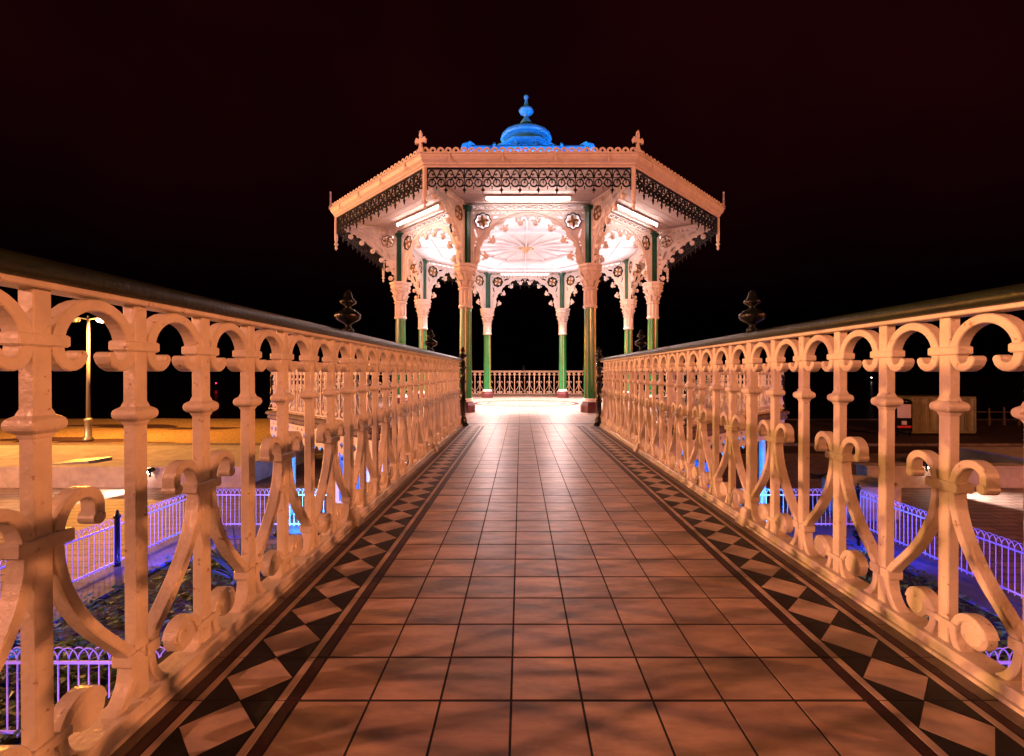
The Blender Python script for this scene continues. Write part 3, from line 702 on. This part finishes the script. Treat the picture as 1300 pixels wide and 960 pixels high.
# black cast lace
def lace(k):
    a = radians(-90 + 45 * k); fr = lambda u, v, d: ((EA - .02 + d) * cos(a) - u * sin(a), (EA - .02 + d) * sin(a) + u * cos(a), v)
    side = 2 * (EA - .02) * tan(P8) - .1; n = 11; w = side / n; m = MB(); T = .022
    m.bar([(-side / 2, 5.155), (side / 2, 5.155)], .03, T, fr)
    m.bar([(-side / 2, 4.972), (side / 2, 4.972)], .012, T, fr)
    for i in range(n + 1):
        u = -side / 2 + w * i
        m.bar([(u, 5.15), (u, 4.72)], .018, T, fr)
        if 0 < i < n:
            m.fret([[(u, 4.63), (u + .02, 4.70), (u + .045, 4.715), (u + .02, 4.735), (u, 4.78), (u - .02, 4.735), (u - .045, 4.715), (u - .02, 4.70)][::-1]], T + .004, fr)
    for i in range(n):
        c = -side / 2 + w * (i + .5)
        m.bar(seg(c - w * .0, 4.89, .095, -20, 200, 14), .020, T + .002, fr)
        for sg in (-1, 1):
            m.bar([(c + sg * (w * .25) + .07 * cos(t * pi / 7), 4.865 + .075 * sin(t * pi / 7)) for t in range(14)], .020, T + .006, fr, closed=True)
            m.bar([(c + sg * u_, v_) for u_, v_ in smooth([(w * .5, 4.82), (w * .30, 4.78), (w * .12, 4.80), (.01, 4.86)], 1)], .020, T + .004, fr)
            m.bar([(c + sg * u_, v_) for u_, v_ in smooth([(w * .47, 4.98), (w * .40, 5.10), (w * .22, 5.13), (w * .12, 5.07), (w * .18, 5.02), (w * .26, 5.05)], 2)], .020, T + .004, fr)
            m.bar([(c + sg * .01, 4.98), (c + sg * .055, 5.07)], .02, T, fr)
        m.disc(c, 4.955, .022, T + .008, fr, 8); m.bar([(c, 4.80), (c, 4.73)], .018, T, fr)
    return m.build('lace_valance', LACE, bs)
for k in range(8): lace(k)
# ceiling with ribs
bsoct([(.02, 4.99), (CA - .02, 4.97), (CA - .02, 5.01), (.02, 5.03)], 'ceiling', PINKW, caps=True)
bsoct([(1.55, 4.90), (1.68, 4.88), (1.72, 4.88), (1.85, 4.90), (1.85, 4.99), (1.55, 4.99), (1.55, 4.90)], 'ceiling_ring', PINKW)
bsoct([(2.85, 4.91), (2.95, 4.90), (3.05, 4.91), (3.05, 4.98), (2.85, 4.98), (2.85, 4.91)], 'ceiling_ring', PINKW)
for k in range(16):
    a = radians(22.5 * k); L = (CR - .15) if k % 2 else CA - .12
    m = MB(); h = .05 if k % 2 else .032
    m.add([(r * cos(a) - s * sin(a), r * sin(a) + s * cos(a), z) for r in (.25, L) for s, z in ((-h, 4.975), (-h * .7, 4.93), (h * .7, 4.93), (h, 4.975))],
          [(0, 1, 2, 3), (4, 5, 6, 7), (0, 1, 5, 4), (1, 2, 6, 5), (2, 3, 7, 6)]); m.build('ceiling_rib', PINKW, bs)
m = MB(); m.lathe([(.01, 4.80), (.05, 4.81), (.07, 4.85), (.13, 4.87), (.16, 4.90), (.24, 4.93), (.24, 4.97)], 32, mod=lambda i, z: 1 + .07 * (1 if i % 4 < 2 else -1)); m.build('ceiling_boss', BRONZE, bs)
# roof
bsoct([(EA, 5.42), (4.6, 5.66), (4.05, 5.95), (3.78, 6.10), (3.66, 6.16), (3.62, 6.24), (3.62, 6.32), (3.58, 6.42), (3.48, 6.50), (3.34, 6.53), (3.2, 6.52), (3.0, 6.56), (2.2, 6.78), (1.2, 7.02), (.9, 7.08)], 'roof', ZINC, caps=True)
m = MB()
for k in range(8):                       # hip rolls and seams on the roof
    a = radians(22.5 + 45 * k)
    fr = lambda u, v, d, a=a: (u / cos(P8) * cos(a) - d * sin(a), u / cos(P8) * sin(a) + d * cos(a), v)
    m.bar([(4.6, 5.68), (4.05, 5.97), (3.80, 6.10), (3.68, 6.22), (3.68, 6.31), (3.62, 6.43), (3.50, 6.52), (3.3, 6.55), (2.2, 6.80), (1.0, 7.06)], .10, .14, fr)
    a2 = radians(45 * k)
    for u0 in (-.82, .82):
        f2 = lambda u, v, d, a=a2, u0=u0: (u * cos(a) - (d + u0) * sin(a), u * sin(a) + (d + u0) * cos(a), v)
        m.bar([(3.66, 6.16), (3.65, 6.34), (3.61, 6.44), (3.50, 6.53), (3.3, 6.555)], .05, .05, f2)
m.build('hip_roll', ZINC, bs)
lan = MB(); lan.lathe([(.72, 7.0), (.72, 7.15), (.60, 7.18), (.60, 8.0)], 8, phase=P8, smooth=False)
for k in range(8):
    a = radians(22.5 + 45 * k); lan.lathe([(.06, 7.1), (.06, 8.0)], 8, (.78 * cos(a), .78 * sin(a), 0))
lant = lan.build('lantern', ZINC, bs)
m = MB(); m.lathe([(.70, 7.96), (.98, 7.98), (1.03, 8.0), (1.03, 8.04), (.9, 8.10), (.5, 8.22), (.4, 8.24)], 8, phase=P8, smooth=False); m.build('lantern_eave', ZINC, lant)
m = MB(); m.lathe([(.36, 8.12), (.36, 8.36), (.74, 8.35), (.79, 8.37), (.81, 8.42), (.79, 8.50), (.73, 8.55), (.62, 8.61), (.48, 8.66), (.34, 8.70), (.22, 8.76), (.12, 8.84), (.10, 9.0)], 48, mod=lambda i, z: 1 + (.02 if i % 6 == 0 else 0) * (1 if z < 8.8 else 0)); m.build('dome', ZINC, bs)
m = MB(); m.lathe([(.10, 8.98), (.18, 8.90), (.19, 8.94), (.09, 9.09), (.055, 9.15), (.10, 9.20), (.20, 9.27), (.23, 9.33), (.20, 9.39), (.12, 9.43), (.085, 9.46), (.06, 9.58), (.035, 9.68), (.055, 9.72), (.075, 9.77), (.06, 9.82), (.02, 9.85)], 32, mod=lambda i, z: 1 + (.05 if i % 4 < 2 and 9.18 < z < 9.42 else 0)); m.build('roof_finial', ZINC, bs)

# fluorescent battens under the eaves (hang from the bandstand)
lb = ['front eave, straight above the end of the bridge', 'front right eave', 'right eave', 'back right eave', 'back eave', 'back left eave', 'left eave', 'front left eave']
for k in range(8):
    a = radians(-90 + 45 * k)
    t = thing('tube_light', 'lit white fluorescent batten under the bandstand\'s %s' % lb[k], 'light', (4.02 * cos(a), ZC + 4.02 * sin(a), 5.05), a + pi / 2, 'fluorescent battens under the eaves')
    m = MB(); m.box(-1.02, 1.02, -.05, .05, -.035, -.005, .004); m.box(-1.0, -.97, -.02, .02, -.12, -.03); m.box(.97, 1.0, -.02, .02, -.12, -.03); m.build('housing', CREAM_B, t)
    m = MB(); m.lathe([(.022, -.98), (.022, .98)], 12); m.v = [(z, x, y - .062) for x, y, z in m.v]; m.build('tube', TUBE, t)

# ------------------------------------------------------------------ LOWER GROUND
G = -2.75
def flat(name, x0, x1, y0, y1, z, m, kind='structure'):
    b = MB(); b.add([(x0, y0, 0), (x1, y0, 0), (x1, y1, 0), (x0, y1, 0)], [(0, 1, 2, 3)]); o = b.build(name, m, loc=(0, 0, z)); return tag(o, kind=kind)
flat('ground', -1500, 1500, -300, 38.6, G - .02, ASPH_DIM)
flat('sea', -2500, 2500, 38.2, 3000, G - 1.3, WATER)
b = MB(); b.box(-700, 700, 38.0, 38.6, G - 2, G + .02); tag(b.build('shore_edge', STONE), kind='structure')
flat('paving', -60, 60, -3.4, 21.5, G, PAVE)
# beach: shingle slightly uneven
b = MB(); nx, ny = 70, 14; rb = random.Random(5)
for j in range(ny + 1):
    for i in range(nx + 1):
        x = -95 + 98 * i / nx; y = 24.2 + 14.3 * j / ny
        b.v.append((x, y, .03 + (0 if j in (0, ny) else rb.uniform(-.03, .05) + .05 * sin(x * .35 + y) + .06 * sin(y * .9))))
for j in range(ny):
    for i in range(nx):
        q = j * (nx + 1) + i; b.f.append((q, q + 1, q + nx + 2, q + nx + 1)); b.mi.append(0); b.sm.append(True); b.tint.append((1, 1, 1))
tag(b.build('beach', SHINGLE, loc=(0, 0, G)), kind='structure')
b = MB(); b.box(-90, -9, 23.9, 24.2, G - .1, G + .10); b.box(9, 90, 23.9, 24.2, G - .1, G + .10); tag(b.build('beach_kerb', STONE), kind='structure')
# garden beds and their blue lit kerbs
for sg in (-1, 1):
    b = MB(); b.box(min(sg * 6.95, sg * 7.9), max(sg * 6.95, sg * 7.9), -1.0, 11.0, G - .1, G + .06, .01)
    b.box(min(sg * 4.6, sg * 6.95), max(sg * 4.6, sg * 6.95), 10.3, 11.0, G - .1, G + .055, .01)
    tag(b.build('garden_kerb', KERB_BLUE), kind='structure')
flat('garden_bed', -7.36, 7.36, -1.0, 9.5, G + .02, SOIL)
# upper promenade behind the camera
b = MB(); b.box(-80, 80, -60, YS - .01, G - .5, H(YS) - .004); tag(b.build('promenade', PAVE), kind='structure')

# ground cover in the beds
lf = MB(); rl = random.Random(11)
for i in range(17000):
    x = rl.uniform(-6.9, 6.9); y = rl.uniform(1.0, 9.4)
    if abs(x) < 1.0: continue
    hgt = .10 + .10 * (sin(x * 1.7) * sin(y * 2.1) + 1) * .5 + rl.uniform(0, .06); s = rl.uniform(.035, .075) * (1.35 if y < 6 else 1); a = rl.uniform(0, 2 * pi); e = rl.uniform(-.6, .6)
    z = G + .02 + hgt * rl.uniform(.3, 1); ca, sa = cos(a), sin(a)
    lf.add([(x - s * ca, y - s * sa, z), (x + s * .5 * sa, y - s * .5 * ca, z + s * e), (x + s * ca, y + s * sa, z + s * .5), (x - s * .5 * sa, y + s * .5 * ca, z + s * .3)], [(0, 1, 2, 3)])
tag(lf.build('ground_cover', LEAF), 'low green leafy ground cover filling the garden beds beside the bridge', 'plants', kind='stuff')
def spiky(loc, label, n=34, h=.8, seed=1):
    r = random.Random(seed); m = MB()
    for i in range(n):
        a = r.uniform(0, 2 * pi); t = r.uniform(.25, 1.2); L = h * r.uniform(.7, 1.1)
        pts = []
        for j in range(5):
            f = j / 4; rr = L * f * sin(t * (0.6 + .5 * f)); zz = L * f * cos(t * (.6 + .5 * f))
            pts.append((rr, zz, 1.15 - f))
        m.bar(pts, .03, .004, lambda u, v, d, a=a: (u * cos(a) - d * 6 * sin(a), u * sin(a) + d * 6 * cos(a), v))
    o = m.build('spiky_plant', LEAF2, loc=loc); return tag(o, label, 'plant', 'spiky plants in the garden beds')
spiky((-5.0, 7.9, G + .02), 'large spiky plant in the left bed behind the third pair of balusters', 40, .9, 2)
spiky((-4.0, 8.8, G + .02), 'smaller spiky plant in the left bed nearest the bandstand podium', 30, .7, 3)
spiky((5.3, 8.4, G + .02), 'spiky plant in the right bed near the bandstand podium', 34, .8, 4)

# hoop top fences
def hoop_fence(p0, p1, label, posts=(0, 1)):
    d = Vector((p1[0] - p0[0], p1[1] - p0[1])); L = d.length
    t = thing('hoop_fence', label, 'fence', (p0[0], p0[1], G + .05), atan2(d.y, d.x), 'white hoop topped fences round the garden')
    fr = XZ
    n = max(2, round(L / .1)); s = L / n; m = MB()
    for i in range(n + 1):
        m.bar([(i * s, .05), (i * s, .80)], .0095, .0095, fr)
    for i in range(n - 1):
        m.bar([(i * s + s + s * cos(pi - pi * j / 10), .80 + s * 1.25 * sin(pi - pi * j / 10)) for j in range(11)], .009, .009, lambda u, v, dd, o=(.006 if i % 2 else -.006): (u, dd + o, v))
    m.build('bars', WHITEF, t)
    m = MB(); m.bar([(0, .10), (L, .10)], .03, .012, fr); m.bar([(0, .78), (L, .78)], .03, .014, fr); m.build('rail', WHITEF, t)
    return t
def fence_post(x, y, label):
    m = MB(); m.lathe([(.055, 0), (.055, .08), (.045, .10), (.042, .90), (.06, .92), (.06, .95), (.045, .97), (.025, 1.0), (.03, 1.03), (.012, 1.06)], 14)
    o = m.build('fence_post', BLACK, loc=(x, y, G + .05)); return tag(o, label, 'post', 'black posts of the garden fences')
for sg, sd in ((-1, 'left'), (1, 'right')):
    X = sg * 7.75
    hoop_fence((X, 10.75), (X, 8.72), 'white hoop topped fence panel of the %s garden edge, farther from the camera' % sd)
    hoop_fence((X, 8.58), (X, 6.1), 'white hoop topped fence panel of the %s garden edge, middle one in view' % sd)
    hoop_fence((X, 5.95), (X, 4.6), 'white hoop topped fence panel of the %s garden edge, nearest the camera' % sd)
    hoop_fence((X - sg * .07, 10.82), (sg * 4.6, 10.82), 'white hoop topped fence running from the %s garden corner to the podium' % sd)
    hoop_fence((X - sg * .07, 4.5), (sg * 1.9, 4.5), 'white hoop topped fence crossing low beneath the %s bridge railing' % sd)
    fence_post(X, 10.82, 'black fence post at the far corner of the %s garden' % sd)
    fence_post(X, 8.65, 'black fence post midway along the %s garden edge' % sd)
    fence_post(X, 6.02, 'black fence post on the %s garden edge, between the middle and near fence panels' % sd)
    fence_post(X, 4.5, 'black fence post at the near corner of the %s garden' % sd)

# low concrete walls / terraces
t = thing('concrete_terrace', 'long low pale concrete terrace wall lit orange, beyond the left garden fence', 'wall', (-28, 14.85, G))
b = MB(); b.box(-35, 18.8, 0, 4.5, 0, .70, .02); b.build('wall', CONC, t)
b = MB(); b.box(-35, 18.8, 4.52, 5.4, 0, .62, .01); b.build('back_ledge', STONE, t)
for i, u in enumerate((-4.5, .2, 5.0, 8.3, 12.3, 16.4)):
    b = MB(); b.add([(u, .25, .72), (u + 1.1, .55, .78), (u + 1.25, 1.25, .80), (u + .2, .95, .76), (u, .25, .702), (u + 1.1, .55, .702), (u + 1.25, 1.25, .702), (u + .2, .95, .702)], [(0, 1, 2, 3), (0, 1, 5, 4), (1, 2, 6, 5), (2, 3, 7, 6), (3, 0, 4, 7)]); b.build('hatch', STEEL, t)
t = thing('garden_wall', 'low concrete wall in shadow beyond the right garden fence, carrying a spotlight', 'wall', (20, 14.85, G))
b = MB(); b.box(-9.0, -3.8, 0, .5, 0, .66, .02); b.build('wall', CONC, t)
b = MB(); b.box(-9.05, -3.75, -.04, .54, .66, .72, .01); b.build('coping', CONC, t)
t = thing('concrete_terrace', 'raised concrete wall end with pale coping at the far right', 'wall', (23, 14.4, G))
b = MB(); b.box(-6.2, 20, 0, 3.5, 0, .78, .02); b.build('wall', CONC, t)
b = MB(); b.box(-6.3, 20, -.06, 3.6, .78, .86, .01); b.build('coping', CONC, t)
t = thing('planter', 'dark rounded concrete planter by the podium, right of the bridge', 'planter', (8.8, 12.2, G))
b = MB(); b.lathe([(.8, 0), (.85, .1), (.85, .8), (.8, .86), (.7, .86), (.7, .7)], 28); b.build('tub', CONC, t)

# spotlights with real lamps
def ground_spot(loc, tgt, label, power, color, lens, spot=70, body=BLACK, cat='spotlight', grp=None):
    t = thing('spotlight', label, cat, loc, 0, grp)
    q = (Vector(tgt) - Vector(loc)).to_track_quat('Z', 'Y').to_euler()
    m = MB(); m.lathe([(.03, -.14), (.06, -.13), (.07, .0), (.085, .02), (.085, .05), (.075, .05)], 16, caps=True); m.build('housing', body, t, rot=q)
    m = MB(); m.lathe([(.074, .045), (.070, .07), (.055, .095), (.03, .11), (.005, .115)], 16); m.build('lens', lens, t, rot=q)
    m = MB(); m.box(-.02, .02, -.02, .02, -.20, -.08); m.build('bracket', body, t)
    dv = (Vector(tgt) - Vector(loc)).normalized() * .14
    lamp('spot_lamp', 'SPOT', tuple(Vector(loc) + dv), power, color, .04, tgt, spot, .6)
    return t
ground_spot((12.68, 14.60, G + .80), (14.3, 13.2, G), 'lit white spotlight glaring on the low wall at the right', 1500, (1.0, .7, .58), SPOTON, 75)
ground_spot((-12.0, 14.70, G + .60), (-13.2, 13.9, G), 'lit white spotlight throwing a pool onto paving by the left terrace', 1600, (1.0, .75, .55), SPOTON, 80)
# blue floodlights of the garden and podium
def flood(loc, tgt, label, power, color=BLUE, spot=120):
    return ground_spot(loc, tgt, label, power, color, BLUEON, spot, BLACK, 'floodlight', 'blue floodlights in the garden')
flood((-2.2, 8.6, G + .25), (-4.0, 11.2, G + 1.2), 'blue floodlight in the left bed aimed at the podium wall', 1100)
flood((2.2, 8.6, G + .25), (4.0, 11.2, G + 1.2), 'blue floodlight in the right bed aimed at the podium wall', 1100)
flood((-5.4, 10.0, G + .25), (-5.0, 12.0, G + .9), 'blue floodlight beside the left corner of the podium', 600)
flood((5.4, 10.0, G + .25), (5.0, 12.0, G + .9), 'blue floodlight beside the right corner of the podium', 600)
flood((-3.4, 6.2, G + .5), (-8.2, 8.4, G + .4), 'violet blue floodlight in the left bed aimed at the white fence', 1150, VIOLET, 100)
flood((3.4, 6.2, G + .5), (8.2, 8.4, G + .4), 'violet blue floodlight in the right bed aimed at the white fence', 1150, VIOLET, 100)
flood((-4.2, 3.4, G + .3), (-5.0, 4.9, G + .8), 'violet blue floodlight low under the left railing near the camera', 110, VIOLET, 140)
flood((4.2, 3.4, G + .3), (5.0, 4.9, G + .8), 'violet blue floodlight low under the right railing near the camera', 110, VIOLET, 140)

for sg, sd in ((-1, 'left'), (1, 'right')):
    for yy, wh in ((5.6, 'nearer the camera'), (8.9, 'nearer the podium')):
        flood((sg * 6.35, yy, G + .55), (sg * 7.45, yy + .6, G), 'small blue floodlight added to turn the %s garden kerb blue, the one %s' % (sd, wh), 230 if yy > 7 else 130, (0.03, 0.05, 1.0), 150)  # added floods that wash the kerbs blue

# ------------------------------------------------------------------ STREET LAMPS
def street_lamp(loc, label):
    t = thing('street_lamp', label, 'street lamp', loc, 0, 'tall promenade street lamps')
    m = MB(); m.lathe([(.24, 0), (.24, .12), (.17, .2), (.15, 1.05), (.20, 1.12), (.20, 1.18), (.13, 1.26)], 16); m.build('pedestal', STEEL, t)
    m = MB(); m.lathe([(.095, 1.2), (.06, 6.9), (.05, 6.85), (.03, 6.95)], 14); m.build('pole', LAMPPOST, t)
    m = MB()
    m.bar([(-.95, 6.80), (-.5, 6.82), (0, 6.72), (.5, 6.82), (.95, 6.80)], .04, .04, XZ); m.build('arm', STEEL, t)
    for sg in (-1, 1):
        m = MB(); c = sg * .75; m.loft((c, 0), [(.20, .08, 6.74), (.30, .12, 6.78), (.30, .12, 6.81), (.2, .07, 6.87)], .04); h = m.build('lamp_head', STEEL, t)
        m = MB(); m.loft((c, 0), [(.12, .08, 6.58), (.20, .13, 6.63), (.22, .14, 6.74)], .03)
        m.build('lens', LAMPON if sg > 0 else STEEL, h)
    return t
L0 = street_lamp((-24.2, 25.6, G + .02), 'tall street lamp with one lit head standing on the shingle at the left')
lamp('street_light', 'POINT', (-23.45, 25.6, G + 6.40), 8500, (1.0, .36, .05), .12)
for x, y, lab in ((25.0, -4.85, 'tall street lamp on the upper promenade, just behind and right of the footbridge'), (-25.0, -4.85, 'tall street lamp on the upper promenade, just behind and left of the footbridge'),
                  (27.5, -26, 'tall street lamp added for soft fill, unseen far behind and right of the footbridge'), (-27.5, -26, 'tall street lamp added for soft fill, unseen far behind and left of the footbridge')):
    c = copy_tree(L0); c.location = (x, y, -.06); c['label'] = lab
c = copy_tree(L0); c.location = (-31.0, 11.0, G + .02); c['label'] = 'street lamp added beyond the left edge of the view to brighten the terrace'
lamp('street_light', 'POINT', (-30.0, 11.0, G + 6.65), 26000, (1.0, .42, .13), .12)  # added lamp, unseen at left, to brighten the terrace

# ------------------------------------------------------------------ FAR THINGS
t = thing('storage_container', 'olive corrugated steel container on the dark ground at the right', 'container', (25.7, 28.3, G + .1))
b = MB(); n = 26; pts = []
for i in range(n + 1):
    x = -1.9 + 3.8 * i / n; d = .10 * (1 if (i // 2) % 2 else 0); pts.append((x, -d))
vs = []
for z in (.1, 2.15):
    vs += [(x, y, z) for x, y in pts] + [(1.9, 2.2, z), (-1.9, 2.2, z)]
k = len(pts) + 2
b.add(vs, [tuple(range(k))[::-1], tuple(range(k, 2 * k))] + [(i, (i + 1) % k, k + (i + 1) % k, k + i) for i in range(k)]); b.build('body', OLIVE, t)
b = MB(); b.box(-1.95, 1.95, -.14, 2.25, 2.15, 2.24); b.box(-1.95, 1.95, -.13, 2.25, 0, .1); b.box(.75, .82, -.16, 0, .1, 2.15); b.box(1.86, 1.95, -.16, 0, .1, 2.15); b.box(-1.95, -1.86, -.16, 0, .1, 2.15); b.box(1.28, 1.31, -.15, -.11, .2, 2.05); b.box(1.40, 1.43, -.15, -.11, .2, 2.05); b.build('frame', OLIVE, t)
t = thing('notice_board', 'black notice board with pale panel and red strip beside the container', 'notice board', (22.25, 27.0, G + .1))
b = MB(); b.box(-.48, .48, -.05, .05, .25, 2.0, .01); b.box(-.42, -.34, -.04, .04, 0, .3); b.box(.34, .42, -.04, .04, 0, .3); b.lathe([(.1, 1.99), (.42, 2.0), (.3, 2.12), (.05, 2.18)], 16); b.build('board', BLACK, t)
b = MB(); b.box(-.40, .40, -.065, -.052, 1.05, 1.85); b.box(-.15, .15, -.065, -.052, .66, .88); b.build('panel', SIGNW, t)
b = MB(); b.box(-.40, .40, -.065, -.052, .48, .60); b.build('strip', SIGNR, t)
t = thing('beach_fence', 'line of short wooden posts with a thin rail on the far right beach', 'fence', (33, 34, G + .1))
for i in range(16):
    b = MB(); hh = .55 + .2 * ((i * 7) % 3) / 3; b.lathe([(.06, 0), (.055, hh), (.03, hh + .04)], 8, (i * 1.1 - 3, 0, .5)); b.box(i * 1.1 - 3.05, i * 1.1 - 2.95, -.05, .05, -.2, .52); b.build('post', WOOD, t)
b = MB(); b.bar([(-3, .85), (13.5, .85)], .05, .04, XZ); b.build('rail', WOOD, t)
def buoy(loc, lens, label, s=1.0):
    t = thing('marker_buoy', label, 'buoy', loc, 0, 'marker buoys out at sea'); t.scale = (s, s, s)
    m = MB(); m.lathe([(.3, -.4), (.9, -.2), (.9, .3), (.35, .5), (.15, 1.8), (.12, 2.2)], 14); m.build('float', BLACK, t)
    m = MB(); m.lathe([(.12, 2.2), (.22, 2.35), (.12, 2.55), (.02, 2.6)], 10); m.build('lamp', lens, t)
buoy((-104, 157, G - 1.3), REDON, 'tiny buoy with a red light on the dark sea at the left')
buoy((280, 368, G - 1.3), WHITEON, 'tiny buoy with a white light on the dark sea at the right', 1.4)
